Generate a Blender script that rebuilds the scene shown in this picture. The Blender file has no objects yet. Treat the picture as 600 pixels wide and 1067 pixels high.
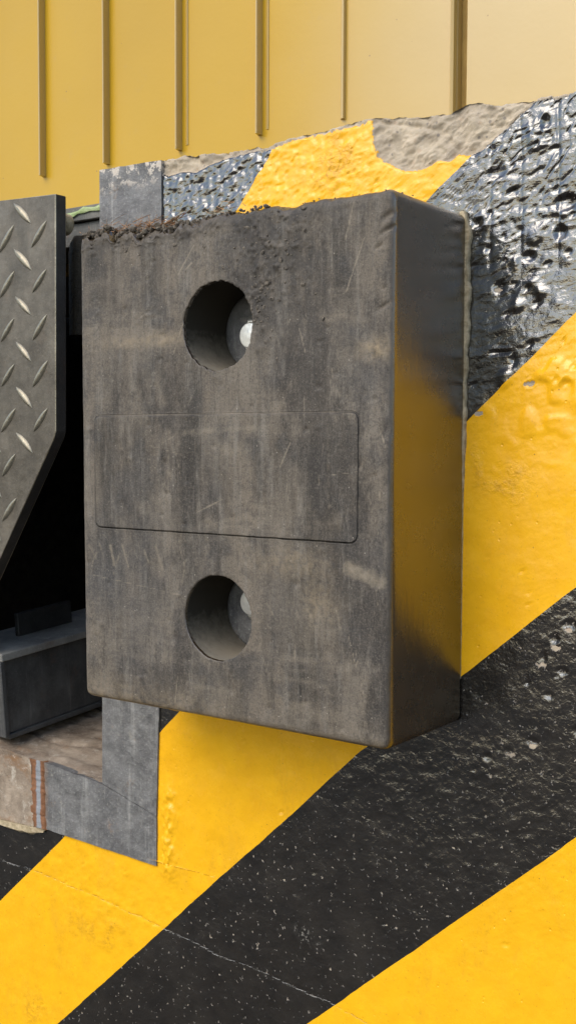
import bpy, bmesh, math, random
import numpy as np
from mathutils import Vector, Matrix
random.seed(7)
S = bpy.context.scene
COL = S.collection
# ------------------------------------------------------------------ camera
cam = bpy.data.cameras.new('camera'); co = bpy.data.objects.new('camera', cam); COL.objects.link(co)
yaw, pitch, roll = 0.62459, -0.05943, 0.00428
cy, sy, cp, sp = math.cos(yaw), math.sin(yaw), math.cos(pitch), math.sin(pitch)
fw = Vector((-sy*cp, cy*cp, sp)); rt = Vector((cy, sy, 0)); up = rt.cross(fw)
cr, sr = math.cos(roll), math.sin(roll)
rt, up = rt*cr+up*sr, up*cr-rt*sr
co.matrix_world = Matrix(((rt.x, up.x, -fw.x, 0.71566), (rt.y, up.y, -fw.y, -1.02423), (rt.z, up.z, -fw.z, 0.02425), (0, 0, 0, 1)))
cam.sensor_fit = 'VERTICAL'; cam.sensor_height = 24; cam.lens = 1192.79/1067*24
cam.clip_start = 0.02; cam.clip_end = 500
S.camera = co
# ------------------------------------------------------------------ world, sun, exposure
SUN_AZ, SUN_EL = math.radians(-14), math.radians(42)     # azimuth from -y towards -x (negative = left of the wall normal)
w = bpy.data.worlds.new("World"); S.world = w; w.use_nodes = True
nt = w.node_tree; nt.nodes.clear()
sky = nt.nodes.new('ShaderNodeTexSky'); sky.sky_type = 'NISHITA'; sky.sun_disc = False
sky.sun_elevation = SUN_EL; sky.air_density = 1.2; sky.dust_density = 1.4; sky.ozone_density = 1.0
bg = nt.nodes.new('ShaderNodeBackground'); bg.inputs[1].default_value = 0.15
wo = nt.nodes.new('ShaderNodeOutputWorld')
nt.links.new(sky.outputs[0], bg.inputs[0]); nt.links.new(bg.outputs[0], wo.inputs[0])
sd = bpy.data.lights.new('sun', 'SUN'); so = bpy.data.objects.new('sun', sd); COL.objects.link(so)
sun_dir = Vector((math.sin(SUN_AZ)*math.cos(SUN_EL), -math.cos(SUN_AZ)*math.cos(SUN_EL), math.sin(SUN_EL)))
so.rotation_euler = sun_dir.to_track_quat('Z', 'Y').to_euler()
sky.sun_rotation = math.atan2(sun_dir.x, sun_dir.y)
sd.energy = 1.2; sd.angle = math.radians(44); sd.color = (1, 0.90, 0.74)
S.view_settings.view_transform = 'Standard'; S.view_settings.look = 'None'
S.view_settings.exposure = 0.74; S.view_settings.gamma = 1.0
# ------------------------------------------------------------------ node helpers
class M:
    def __init__(s, name):
        s.m = bpy.data.materials.new(name); s.m.use_nodes = True
        s.t = s.m.node_tree; s.p = s.t.nodes['Principled BSDF']
        s.tc = s.t.nodes.new('ShaderNodeTexCoord')
    def n(s, ty): return s.t.nodes.new(ty)
    def put(s, sock, v):
        if isinstance(v, bpy.types.NodeSocket): s.t.links.new(v, sock)
        elif isinstance(v, tuple) and len(v) == 3 and sock.type == 'RGBA': sock.default_value = (*v, 1)
        else: sock.default_value = v
    def vec(s, sc=(1, 1, 1), loc=(0, 0, 0), rot=(0, 0, 0), src=None):
        k = s.n('ShaderNodeMapping'); s.put(k.inputs[0], src or s.tc.outputs['Object'])
        k.inputs['Scale'].default_value = sc; k.inputs['Location'].default_value = loc; k.inputs['Rotation'].default_value = rot
        return k.outputs[0]
    def noise(s, scale, detail=4, rough=.55, vec=None, dist=0, color=False):
        k = s.n('ShaderNodeTexNoise'); s.put(k.inputs['Vector'], vec or s.tc.outputs['Object'])
        k.inputs['Scale'].default_value = scale; k.inputs['Detail'].default_value = detail
        k.inputs['Roughness'].default_value = rough; k.inputs['Distortion'].default_value = dist
        return k.outputs[1 if color else 0]
    def vor(s, scale, vec=None, feature='F1', out=0, rnd=1):
        k = s.n('ShaderNodeTexVoronoi'); k.feature = feature; s.put(k.inputs['Vector'], vec or s.tc.outputs['Object'])
        k.inputs['Scale'].default_value = scale; k.inputs['Randomness'].default_value = rnd
        return k.outputs[out]
    def rmp(s, v, a, b, lo=0., hi=1., smooth=False):
        k = s.n('ShaderNodeMapRange'); k.interpolation_type = 'SMOOTHSTEP' if smooth else 'LINEAR'; k.clamp = True
        s.put(k.inputs[0], v); s.put(k.inputs[1], a); s.put(k.inputs[2], b); s.put(k.inputs[3], lo); s.put(k.inputs[4], hi)
        return k.outputs[0]
    def op(s, o, a, b=0.):
        k = s.n('ShaderNodeMath'); k.operation = o; s.put(k.inputs[0], a); s.put(k.inputs[1], b); return k.outputs[0]
    def add(s, a, b): return s.op('ADD', a, b)
    def mul(s, a, b): return s.op('MULTIPLY', a, b)
    def mix(s, f, a, b, mode='MIX'):
        k = s.n('ShaderNodeMix'); k.data_type = 'RGBA'; k.blend_type = mode
        s.put(k.inputs[0], f); s.put(k.inputs[6], a); s.put(k.inputs[7], b); return k.outputs[2]
    def attr(s, name):
        k = s.n('ShaderNodeAttribute'); k.attribute_name = name; return k.outputs['Fac']
    def xyz(s, v):
        k = s.n('ShaderNodeSeparateXYZ'); s.put(k.inputs[0], v); return k.outputs
    def bump(s, h, dist=.001, strength=1., prev=None):
        k = s.n('ShaderNodeBump'); s.put(k.inputs['Height'], h); k.inputs['Distance'].default_value = dist
        s.put(k.inputs['Strength'], strength)
        if prev: s.put(k.inputs['Normal'], prev)
        return k.outputs[0]
    def out(s, color=None, rough=None, metal=None, normal=None, spec=None, ior=None, coat=None, coat_rough=None):
        for nm, v in (('Base Color', color), ('Roughness', rough), ('Metallic', metal), ('Normal', normal),
                      ('Specular IOR Level', spec), ('IOR', ior), ('Coat Weight', coat), ('Coat Roughness', coat_rough)):
            if v is not None: s.put(s.p.inputs[nm], v)
        return s.m

# ---- paint / concrete wall
def wall_material(name, kind):
    k = M(name)
    bare = k.attr('bare'); crack = k.attr('crack'); rough_zone = k.attr('zone')
    nz = k.noise(260, 5, .65); nb = k.noise(35, 4, .6); nl = k.noise(7, 3, .5)
    barem = k.rmp(k.add(bare, k.mul(k.op('SUBTRACT', k.noise(170, 4, .6), .5), .010)), -.0004, .0004)
    # bare concrete colour
    agg = k.vor(160, out=1)
    conc = k.mix(k.noise(60, 6, .7), (.34, .285, .21), (.66, .56, .43))
    conc = k.mix(k.rmp(k.noise(14, 4, .6), .4, .65), conc, (.30, .25, .20))
    conc = k.mix(k.mul(k.rmp(k.vor(90), .17, .13), .6), conc, (.15, .14, .14))
    conc = k.mix(k.mul(k.rmp(k.vor(75, k.vec(loc=(4, 4, 4))), .20, .15), .45), conc, (.48, .36, .26))
    conc = k.mix(k.mul(k.rmp(k.noise(420, 3, .7), .58, .72), .6), conc, (.52, .48, .42))
    if kind == 'yellow':
        c = k.mix(k.rmp(nb, .35, .7), (.88, .465, .011), (.80, .405, .009))
        c = k.mix(k.mul(k.rmp(nl, .4, .7), .4), c, (.90, .46, .014))
        # grime in hollows, scattered specks, rubbed stains
        c = k.mix(k.mul(k.rmp(k.noise(150, 6, .75), .60, .74), .45), c, (.50, .22, .01))
        c = k.mix(k.rmp(k.vor(55, k.vec(loc=(3, 1, 2))), .045, .02), c, (.22, .11, .02))
        c = k.mix(k.mul(k.rmp(k.noise(10, 8, .75, k.vec((1, 1, .45), rot=(0, .5, 0))), .54, .72), .40), c, (.62, .33, .03))
        c = k.mix(k.mul(k.rmp(k.noise(24, 8, .8, k.vec((1, 1, .3), loc=(5, 5, 5))), .56, .66), .30), c, (.55, .29, .02))
        c = k.mix(k.mul(k.rmp(k.noise(300, 4, .8), .60, .70), .45), c, (.35, .17, .02))
        c = k.mix(k.mul(k.rmp(k.attr('scuffed'), .2, .9), k.mul(k.rmp(k.noise(120, 5, .75), .45, .60), .5)), c, (.42, .20, .015))
        r = k.rmp(k.noise(28, 6, .7), .3, .7, .15, .36)
        h = k.add(k.mul(k.noise(45, 3, .5), .6), k.mul(k.noise(240, 4, .55), .22))
        pits = k.rmp(k.vor(62, k.vec(loc=(9, 4, 1))), .10, .0)
        h = k.op('SUBTRACT', h, k.mul(pits, .5))
        bmp = k.bump(k.add(h, k.mul(k.mul(k.noise(190, 4, .7), 1.2), k.rmp(k.attr('scuffed'), .1, .7))), .0016, k.rmp(rough_zone, 0, 1, .55, 1.0))
    else:
        c = k.mix(k.rmp(nb, .35, .7), (.009, .008, .007), (.018, .015, .012))
        c = k.mix(k.mul(k.rmp(k.noise(9, 6, .7), .5, .75), .5), c, (.032, .028, .023))
        # pale chips, dust specks and scuffs
        sp = k.mul(k.rmp(k.vor(110, k.vec(loc=(1, 5, 3))), .11, .05), k.rmp(k.noise(16, 5, .75), .62, .72))
        sp = k.op('MAXIMUM', sp, k.mul(k.rmp(k.noise(160, 5, .8), .53, .60), k.rmp(k.attr('scuffed'), .2, .8)))
        c = k.mix(k.mul(sp, .55), c, (.30, .28, .25))
        sc = k.rmp(k.noise(95, 6, .8, k.vec((1, 1, .5), rot=(0, -.9, 0))), .68, .74)
        c = k.mix(k.mul(sc, .35), c, (.22, .21, .19))
        r = k.add(k.mul(k.rmp(rough_zone, 0, 1, 1., .45), k.rmp(nb, .3, .7, .10, .20)), k.mul(sp, .3))
        h = k.add(k.mul(k.noise(70, 4, .6, k.vec((.55, 1, 1.3))), k.mul(k.rmp(rough_zone, .5, 1), .9)), k.mul(k.noise(260, 4, .6), .30))
        h = k.add(h, k.mul(k.noise(120, 2, .5, k.vec((.4, 1, 1.5)), dist=1.2), k.mul(k.rmp(rough_zone, .5, 1), .5)))
        h = k.add(h, k.mul(k.noise(150, 4, .62, dist=.5), k.rmp(rough_zone, .05, .4, .42, 1.0)))
        h = k.add(h, k.mul(k.noise(70, 3, .6, k.vec(loc=(2, 2, 2)), dist=.4), k.rmp(rough_zone, 0, .9, .9, .0)))
        h = k.add(h, k.mul(k.noise(24, 3, .6), .8))
        bmp = k.bump(h, .0026, k.rmp(rough_zone, 0, 1, .42, .20))
    # wear along the painted edge, chips at the crack
    cr = k.mul(k.rmp(k.add(crack, k.mul(k.op('SUBTRACT', nz, .5), .004)), .0010, .0002), .38 if kind == 'black' else .45)
    c = k.mix(k.mul(cr, k.rmp(k.noise(30, 3, .6), .42, .6)), c, (.16, .13, .10) if kind == 'yellow' else (.32, .29, .26))
    ch = k.bump(k.add(k.mul(k.noise(130, 8, .8), 1.), k.mul(k.vor(120), .5)), .0016, .8)
    hb = k.bump(k.mul(barem, -1.), .0012, .8, bmp)
    k2 = k.n('ShaderNodeMix'); k2.data_type = 'VECTOR'; k.put(k2.inputs[0], barem); k.put(k2.inputs[4], hb); k.put(k2.inputs[5], ch)
    nrm = k.bump(k.mul(cr, -1.), .0012, .8, k2.outputs[1])
    return k.out(k.mix(barem, c, conc), k.rmp(barem, 0, 1, r, .9), 0., nrm, k.rmp(barem, 0, 1, .9 if kind == 'black' else .5, .3), k.rmp(barem, 0, 1, 1.80, 1.4) if kind == 'black' else 1.5)
MY = wall_material('gloss_yellow_paint', 'yellow'); MB = wall_material('gloss_black_paint', 'black')

def concrete():
    k = M('rough_concrete'); c = k.mix(k.noise(40, 8, .7), (.17, .15, .13), (.38, .35, .31))
    c = k.mix(k.rmp(k.noise(6, 4, .6), .45, .7), c, (.2, .17, .14))
    return k.out(c, .92, 0., k.bump(k.noise(120, 8, .75), .004), .3)
MC = concrete()

def rubber():
    k = M('weathered_rubber')
    geo = k.xyz(k.tc.outputs['Normal'])
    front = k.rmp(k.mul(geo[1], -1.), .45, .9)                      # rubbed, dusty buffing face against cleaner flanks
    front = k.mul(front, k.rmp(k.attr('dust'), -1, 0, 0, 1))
    pos = k.xyz(k.tc.outputs['Object'])
    st = k.noise(30, 6, .65, k.vec((1, 1, .09)))
    st2 = k.noise(95, 5, .7, k.vec((1, 1, .10), loc=(4, 0, 0)))
    bl = k.noise(9, 5, .6, dist=.6); bl2 = k.noise(22, 6, .65, k.vec(loc=(2, 7, 1)))
    fine = k.noise(330, 5, .8); gr = k.noise(120, 6, .75)
    hor = k.noise(16, 5, .7, k.vec((.18, 1, 1.), loc=(1, 3, 5)))
    rub = k.mix(gr, (.026, .015, .005), (.042, .026, .011))
    base = k.mix(k.rmp(st, .40, .60), (.043, .037, .031), (.156, .130, .102))
    base = k.mix(k.mul(k.rmp(bl, .44, .58), .7), base, (.150, .127, .101))
    base = k.mix(k.mul(k.rmp(bl2, .50, .62), .7), base, (.048, .046, .046))
    base = k.mix(k.mul(k.rmp(hor, .53, .63), .75), base, (.185, .155, .120))
    base = k.mix(k.mul(k.rmp(st2, .52, .66), .6), base, (.20, .182, .158))
    base = k.mix(k.mul(k.rmp(k.noise(48, 5, .7, k.vec(loc=(8, 1, 6)), dist=1.), .50, .64), .55), base, (.060, .054, .049))
    base = k.mix(k.mul(k.rmp(k.noise(15, 7, .75, k.vec((1, 1, .35), loc=(6, 2, 9))), .52, .62), .45), base, (.175, .150, .120))
    base = k.mix(k.mul(k.rmp(k.noise(12, 7, .75, k.vec((1, 1, .4), loc=(2, 2, 3))), .49, .57), .75), base, (.036, .031, .028))
    base = k.mix(k.mul(k.rmp(k.noise(5, 4, .6, k.vec(loc=(5, 5, 2))), .52, .70), .45), base, (.085, .082, .083))
    st3 = k.noise(200, 5, .75, k.vec((1, 1, .13), loc=(7, 0, 1)), dist=.3)
    base = k.mix(k.mul(k.rmp(st3, .54, .68), .28), base, (.21, .19, .165)); base = k.mix(k.mul(k.rmp(st3, .46, .34), .32), base, (.028, .026, .024))
    base = k.mix(k.mul(k.rmp(fine, .55, .68), .35), base, (.27, .235, .19))
    base = k.mix(k.mul(k.rmp(fine, .44, .32), .5), base, (.022, .020, .019))
    g7 = k.noise(620, 3, .8)
    base = k.mix(k.mul(k.rmp(g7, .54, .70), .38), base, (.25, .22, .18)); base = k.mix(k.mul(k.rmp(g7, .46, .32), .55), base, (.020, .018, .016))
    # pale specks and short scratches
    spk = k.rmp(k.vor(85, k.vec(loc=(3, 3, 3))), .07, .035)
    base = k.mix(k.mul(spk, .7), base, (.36, .32, .27))
    d = k.attr('scuff')
    base = k.mix(k.mul(k.rmp(k.add(d, k.mul(k.op('SUBTRACT', gr, .5), 1.2)), .35, .9), .65), base, (.29, .245, .185))
    tan = k.attr('tan'); base = k.mix(k.mul(tan, k.rmp(gr, .35, .6)), base, (.30, .235, .155))
    dk = k.attr('dark'); base = k.mix(k.mul(dk, k.rmp(gr, .25, .65)), base, (.035, .032, .030))
    # moulded rectangle: fine dirty line
    pl = k.attr('panel')
    ln = k.rmp(k.op('ABSOLUTE', k.add(pl, k.mul(k.op('SUBTRACT', k.noise(60, 4, .7), .5), .0014))), .0013, .0003)
    base = k.mix(k.mul(ln, k.rmp(k.noise(30, 4, .6), .40, .64, .04, .60)), base, (.030, .027, .025))
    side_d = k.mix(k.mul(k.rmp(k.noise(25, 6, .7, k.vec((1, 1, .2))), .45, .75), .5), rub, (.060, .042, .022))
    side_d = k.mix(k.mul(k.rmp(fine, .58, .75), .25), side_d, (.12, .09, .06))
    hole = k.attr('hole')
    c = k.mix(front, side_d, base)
    hole_lit = k.rmp(k.add(geo[2], k.mul(k.op('SUBTRACT', gr, .5), 1.0)), .0, .9)
    c = k.mix(hole, c, k.mix(hole_lit, (.045, .039, .030), (.21, .185, .145)))  # painted shade: hole walls dark above, lighter where they face the light
    r = k.rmp(front, 0, 1, k.rmp(bl2, .3, .7, .20, .32), k.rmp(st, .3, .7, .46, .68))
    r = k.op('MAXIMUM', r, k.mul(hole, .8))
    h = k.add(k.mul(gr, .5), k.mul(fine, .35)); h = k.add(h, k.mul(st2, .5))
    h = k.add(h, k.mul(k.noise(14, 4, .6), 1.5))
    b = k.bump(h, .0012, k.rmp(front, 0, 1, .35, .9))
    b = k.bump(k.rmp(pl, -.0008, .0008), .0012, .9, b)
    b = k.bump(k.mul(ln, -1.), .001, .8, b)
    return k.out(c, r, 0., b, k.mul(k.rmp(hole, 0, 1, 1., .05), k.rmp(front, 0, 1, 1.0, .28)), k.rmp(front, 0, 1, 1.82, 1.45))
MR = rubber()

def worn_steel(name, a, b, rough=(.35, .6), metal=.5, rust=.3, bd=.0006):
    k = M(name)
    c = k.mix(k.rmp(k.noise(30, 7, .7), .35, .65), a, b)
    c = k.mix(k.mul(k.rmp(k.noise(9, 5, .6, k.vec((1, 1, .3))), .45, .7), .6), c, tuple(x*.55 for x in a))
    c = k.mix(k.mul(k.rmp(k.noise(260, 4, .75), .58, .74), .5), c, tuple(min(1, x*2.0) for x in b))
    c = k.mix(k.mul(k.rmp(k.noise(70, 5, .7, k.vec((1, 1, .06), loc=(3, 1, 1))), .60, .72), .5), c, tuple(min(1, x*1.8) for x in b))
    rm = k.mul(k.rmp(k.noise(17, 8, .75, k.vec(loc=(7, 2, 4))), .56, .68), rust)
    c = k.mix(rm, c, k.mix(k.noise(90, 4, .7), (.16, .06, .022), (.33, .17, .09)))
    r = k.rmp(k.noise(45, 5, .6), .3, .7, rough[0], rough[1])
    return k.out(c, k.op('MAXIMUM', r, k.mul(rm, .85)), k.mul(k.op('SUBTRACT', 1., rm), metal), k.bump(k.noise(150, 7, .7), bd), .5)
M_LIP = worn_steel('mill_scale_steel', (.075, .064, .050), (.160, .140, .112), (.36, .55), .35, .12)
M_LUG = worn_steel('rubbed_tread_steel', (.16, .145, .11), (.36, .33, .26), (.26, .46), .65, .18)
M_EDGE = worn_steel('dark_cut_steel', (.035, .034, .033), (.060, .058, .055), (.4, .6), .3, .1)
M_BEAM = worn_steel('dark_painted_steel', (.060, .060, .060), (.12, .12, .118), (.4, .6), .2, .25)
def angle_mat():
    k = M('scuffed_galvanised_steel'); px = k.xyz(k.tc.outputs['Object'])
    c = k.mix(k.rmp(k.noise(38, 7, .75), .36, .64), (.110, .109, .110), (.215, .212, .210))
    c = k.mix(k.mul(k.rmp(k.noise(60, 6, .8, k.vec((1, 1, .06))), .52, .66), .7), c, (.34, .335, .32))
    c = k.mix(k.mul(k.rmp(k.noise(16, 5, .7, k.vec(loc=(3, 8, 2))), .50, .62), .6), c, (.095, .092, .095))
    c = k.mix(k.mul(k.rmp(k.noise(55, 6, .8, k.vec((.5, 1, .5), rot=(0, .7, 0))), .60, .70), .6), c, (.40, .37, .31))
    c = k.mix(k.mul(k.rmp(k.noise(300, 4, .75), .55, .68), .5), c, (.42, .41, .39))
    flk = k.mul(k.rmp(px[2], .325, .345), k.rmp(k.noise(75, 6, .7), .52, .56))
    c = k.mix(flk, c, k.mix(k.noise(200, 3, .6), (.50, .42, .34), (.62, .58, .52)))
    rm = k.mul(k.rmp(k.noise(26, 8, .8, k.vec(loc=(7, 2, 4))), .60, .68), .75)
    rm = k.op('MAXIMUM', rm, k.mul(k.rmp(k.add(px[0], k.mul(k.noise(50, 5, .7), .02)), -.398, -.408), .8))
    c = k.mix(rm, c, k.mix(k.noise(90, 4, .7), (.16, .085, .05), (.34, .23, .15)))
    return k.out(c, k.rmp(k.noise(45, 5, .6), .3, .7, .38, .65), k.mul(k.op('SUBTRACT', 1., rm), .2), k.bump(k.add(k.noise(150, 7, .75), k.mul(k.noise(20, 3, .6), 3.)), .0018), .5)
M_ANG = angle_mat()
def rusty_mat():
    k = M('rusty_limey_steel')
    c = k.mix(k.rmp(k.noise(22, 8, .75), .36, .64), (.15, .110, .078), (.38, .31, .24))
    c = k.mix(k.mul(k.rmp(k.noise(13, 8, .8, k.vec((.6, 1, 1), loc=(2, 4, 1))), .54, .66), .85), c, (.26, .135, .06))
    c = k.mix(k.mul(k.rmp(k.noise(60, 6, .75), .56, .68), .7), c, (.52, .47, .40))
    c = k.mix(k.mul(k.rmp(k.noise(30, 7, .8, k.vec((.25, 1, 1), rot=(.3, 0, .6), loc=(9, 4, 1))), .60, .66), .85), c, (.035, .028, .024))
    c = k.mix(k.rmp(k.noise(45, 6, .75, k.vec((.15, 1, 1), rot=(0, 0, -.35), loc=(1, 8, 1))), .66, .70), c, (.62, .40, .26))
    return k.out(c, .8, .0, k.bump(k.noise(90, 8, .8), .0018), .4)
M_ZINC = worn_steel('bright_zinc', (.50, .50, .50), (.8, .8, .77), (.28, .5), .8, .15, .0004)
M_RUSTY = rusty_mat()
M_RUST = worn_steel('rust_weld', (.20, .085, .04), (.32, .16, .09), (.7, .9), .1, .6, .002)

def door_mat():
    k = M('sand_yellow_enamel')
    c = k.mix(k.rmp(k.noise(3, 3, .5), .3, .7), (.46, .275, .012), (.51, .310, .017))
    pos = k.xyz(k.tc.outputs['Object'])
    wide = k.rmp(k.add(pos[0], k.mul(k.noise(4, 3, .6), .12)), -.25, .12, 0, 1, True)       # pale sky glare towards the right, put into the colour
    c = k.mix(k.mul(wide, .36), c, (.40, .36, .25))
    c = k.mix(k.mul(k.rmp(k.noise(35, 7, .75), .60, .72), .25), c, (.42, .28, .10))
    c = k.mix(k.rmp(k.vor(26, k.vec(loc=(2, 2, 5))), .035, .02), c, (.25, .15, .05))
    b = k.bump(k.add(k.mul(k.noise(150, 2, .5), .45), k.add(k.mul(k.noise(9, 3, .5), 3.), k.mul(k.noise(3, 2, .5), 9.))), .0006, .6)
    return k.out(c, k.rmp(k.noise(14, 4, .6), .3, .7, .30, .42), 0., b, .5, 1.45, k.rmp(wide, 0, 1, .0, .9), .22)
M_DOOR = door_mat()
def plain(name, a, b, rough=.9, sc=40, bd=.002):
    k = M(name); return k.out(k.mix(k.rmp(k.noise(sc, 6, .7), .35, .65), a, b), rough, 0., k.bump(k.noise(sc*3, 5, .7), bd), .3)
M_PIT = plain('pit_concrete', (.035, .032, .028), (.075, .068, .06))
M_DIRT = plain('dry_dirt', (.05, .041, .032), (.19, .16, .125), .95, 150, .0008)
M_STRAW = plain('dry_straw_brown', (.13, .060, .030), (.42, .25, .13), .8, 200, .0003)
M_SEAL = plain('old_mortar', (.26, .205, .12), (.52, .43, .29), .9, 120, .0012)
M_GROUND = plain('yard_asphalt', (.030, .027, .023), (.055, .050, .043), .9, 3)
M_GREEN = plain('pale_green_paint', (.30, .40, .16), (.45, .52, .28), .6, 90)
M_GREYP = worn_steel('grey_deck_steel', (.09, .088, .078), (.19, .18, .155), (.4, .6), .2, .3)

# ------------------------------------------------------------------ object helpers
def tag(o, **kw):
    for a, b in kw.items(): o[a] = b
    return o
def thing(name, label, cat, loc=(0, 0, 0), group=None, kind='thing'):
    o = bpy.data.objects.new(name, None); COL.objects.link(o); o.location = loc; o.empty_display_size = .05
    tag(o, label=label, category=cat, kind=kind)
    if group: o['group'] = group
    return o
def link(name, me, mat=None, parent=None, smooth=False, **kw):
    o = bpy.data.objects.new(name, me); COL.objects.link(o)
    if mat and not me.materials: me.materials.append(mat)
    if smooth: me.polygons.foreach_set('use_smooth', np.ones(len(me.polygons), dtype=bool))
    if parent:
        o.parent = parent
        pl = Vector((0, 0, 0)); q = parent
        while q: pl += q.location; q = q.parent
        if not kw.pop('local', False): o.location = -pl
    kw.pop('local', None)
    return tag(o, **kw)
def np_mesh(name, V, F, attrs=None):
    me = bpy.data.meshes.new(name); n = len(V); m = len(F); kf = F.shape[1]
    me.vertices.add(n); me.vertices.foreach_set('co', np.ascontiguousarray(V, dtype=np.float32).ravel())
    me.loops.add(m*kf); me.loops.foreach_set('vertex_index', np.ascontiguousarray(F, dtype=np.int32).ravel())
    me.polygons.add(m); me.polygons.foreach_set('loop_start', np.arange(0, m*kf, kf, dtype=np.int32))
    me.update(calc_edges=True)
    for a, v in (attrs or {}).items():
        at = me.attributes.new(a, 'FLOAT', 'POINT'); at.data.foreach_set('value', np.ascontiguousarray(v, dtype=np.float32).ravel())
    return me
def bm_mesh(name, fn, bevel=0, seg=2):
    bm = bmesh.new(); fn(bm)
    if bevel: bmesh.ops.bevel(bm, geom=list(bm.edges), offset=bevel, segments=seg, profile=.5, affect='EDGES', clamp_overlap=True)
    bmesh.ops.recalc_face_normals(bm, faces=bm.faces)
    me = bpy.data.meshes.new(name); bm.to_mesh(me); bm.free(); return me
def box(bm, x0, x1, y0, y1, z0, z1):
    vs = [bm.verts.new((x, y, z)) for z in (z0, z1) for x, y in ((x0, y0), (x1, y0), (x1, y1), (x0, y1))]
    for f in ((0, 1, 2, 3), (4, 5, 6, 7), (0, 1, 5, 4), (1, 2, 6, 5), (2, 3, 7, 6), (3, 0, 4, 7)): bm.faces.new([vs[i] for i in f])
    return vs
def prism(bm, pts, y0, y1):                                  # outline in x,z extruded along y
    a = [bm.verts.new((x, y0, z)) for x, z in pts]; b = [bm.verts.new((x, y1, z)) for x, z in pts]
    bm.faces.new(a); bm.faces.new(b); n = len(pts)
    for i in range(n): bm.faces.new((a[i], a[(i+1) % n], b[(i+1) % n], b[i]))

# ------------------------------------------------------------------ numpy noise
def vnoise(x, y, seed=0):
    x = np.asarray(x, dtype=np.float64); y = np.asarray(y, dtype=np.float64)
    xi = np.floor(x).astype(np.int64); yi = np.floor(y).astype(np.int64); fx = x-xi; fy = y-yi
    fx = fx**3*(fx*(fx*6-15)+10); fy = fy**3*(fy*(fy*6-15)+10)
    def h(a, b):
        n = (a*374761393+b*668265263+seed*1442695041) & 0xffffffff
        n = ((n ^ (n >> 13))*1274126177) & 0xffffffff
        return ((n ^ (n >> 16)) & 0xffff)/65535.
    return (h(xi, yi)*(1-fx)+h(xi+1, yi)*fx)*(1-fy)+(h(xi, yi+1)*(1-fx)+h(xi+1, yi+1)*fx)*fy*1.0
def fbm(x, y, o=4, seed=0, g=.5):
    s = 0; a = 1; t = 0
    for i in range(o): s = s+a*(vnoise(x*2**i+17.3*i, y*2**i-9.1*i, seed+i)-.5); t += a; a *= g
    return s/t*2
def sstep(v, a, b):
    t = np.clip((v-a)/(b-a), 0, 1); return t*t*(3-2*t)
def seg_dist(x, z, pts):
    d = np.full(np.shape(x), 9.)
    for (ax, az), (bx, bz) in zip(pts[:-1], pts[1:]):
        t = np.clip(((x-ax)*(bx-ax)+(z-az)*(bz-az))/((bx-ax)**2+(bz-az)**2), 0, 1)
        d = np.minimum(d, np.hypot(x-ax-t*(bx-ax), z-az-t*(bz-az)))
    return d
def poly_sd(x, z, pts):                                       # >0 inside
    d = seg_dist(x, z, pts+pts[:1]); ins = np.zeros(np.shape(x), bool)
    for (ax, az), (bx, bz) in zip(pts, pts[1:]+pts[:1]):
        if az == bz: continue
        c = ((az > z) != (bz > z)) & (x < (bx-ax)*(z-az)/(bz-az)+ax); ins ^= c
    return np.where(ins, d, -d)

# ------------------------------------------------------------------ dock wall with hazard stripes
TOPX = [-2, -.21, -.1542, -.0978, -.0508, -.0248, .013, .0495, .0847, .1132, .141, .1679, .1836, .2043, .2196, .2444, .2734, .3015, .4, 2]
TOPZ = [.357, .357, .357, .352, .350, .3555, .3557, .359, .3603, .3555, .352, .351, .3553, .3545, .350, .350, .348, .347, .350, .350]
def wall_top(x): return np.interp(x, TOPX, TOPZ)+fbm(x*70, x*0+3.3, 5, 5, .6)*.0034
PATCH = [(.080, .37), (.0825, .3334), (.0909, .3176), (.1050, .3085), (.1172, .3015), (.1362, .299), (.150, .3025), (.158, .3060), (.1739, .3035), (.1800, .3095), (.190, .3060), (.2060, .3085), (.2390, .3305), (.2620, .3470), (.285, .37)]
BAND = [(-.215, .37), (-.215, .346), (-.1984, .3372), (-.175, .3395), (-.1542, .3358), (-.135, .342), (-.1117, .3455), (-.075, .3475), (-.0508, .3465), (-.02, .352), (.03, .3535), (.075, .356), (.084, .37)]
CHIPS = [(.2070, .0550, .0045, .0025), (.2609, .0824, .0055, .0026)]
CRACK = [(-.60, -.545), (-.4511, -.5492), (-.3591, -.554), (-.30, -.559), (-.2165, -.5688), (-.1177, -.5784), (-.0199, -.5853), (.0388, -.5902), (.09, -.60)]
CRACK2 = [(.085, .3555), (.130, .345), (.160, .336)]
PITS = [(.2227, .2856, .0095, .006, 3.8), (.2941, .2489, .0125, .008, 4.5), (.2881, .2223, .007, .007, 4), (.2723, .3255, .005, .007, 3), (.2568, .203, .007, .005, 3.5),
        (.24, .2653, .006, .0045, 3), (.203, .2403, .007, .005, 3), (.2275, .1755, .006, .006, 3.2), (.2609, .0824, .0058, .0032, 3), (.2974, .0832, .005, .004, 2),
        (.236, .150, .004, .003, 2.2), (.266, .158, .005, .004, 2.5), (.248, .294, .005, .003, 2), (.282, .300, .006, .003, 2.5), (.215, .214, .004, .004, 2.5),
        (.23, .1135, .014, .0025, 3), (.243, .105, .003, .008, 3), (.2627, -.1293, .003, .002, 1.2), (.270, -.262, .007, .004, 1.4), (.318, -.245, .009, .006, 1.8), (.245, -.275, .005, .004, 1.2), (.285, -.215, .006, .004, 1.5),
        (.298, -.19, .007, .004, 1.5), (.305, -.145, .008, .005, 1.8), (.29, -.16, .006, .005, 1.5), (.279, -.18, .004, .007, 1.6), (.222, -.285, .005, .004, 2), (-.03, -.39, .004, .003, 1.5), (.262, -.58, .008, .005, 1.6), (.245, -.47, .005, .003, 1.2)]
PITS = [(a, b, c*.85, d*.85, e*.75) for a, b, c, d, e in PITS]
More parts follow.
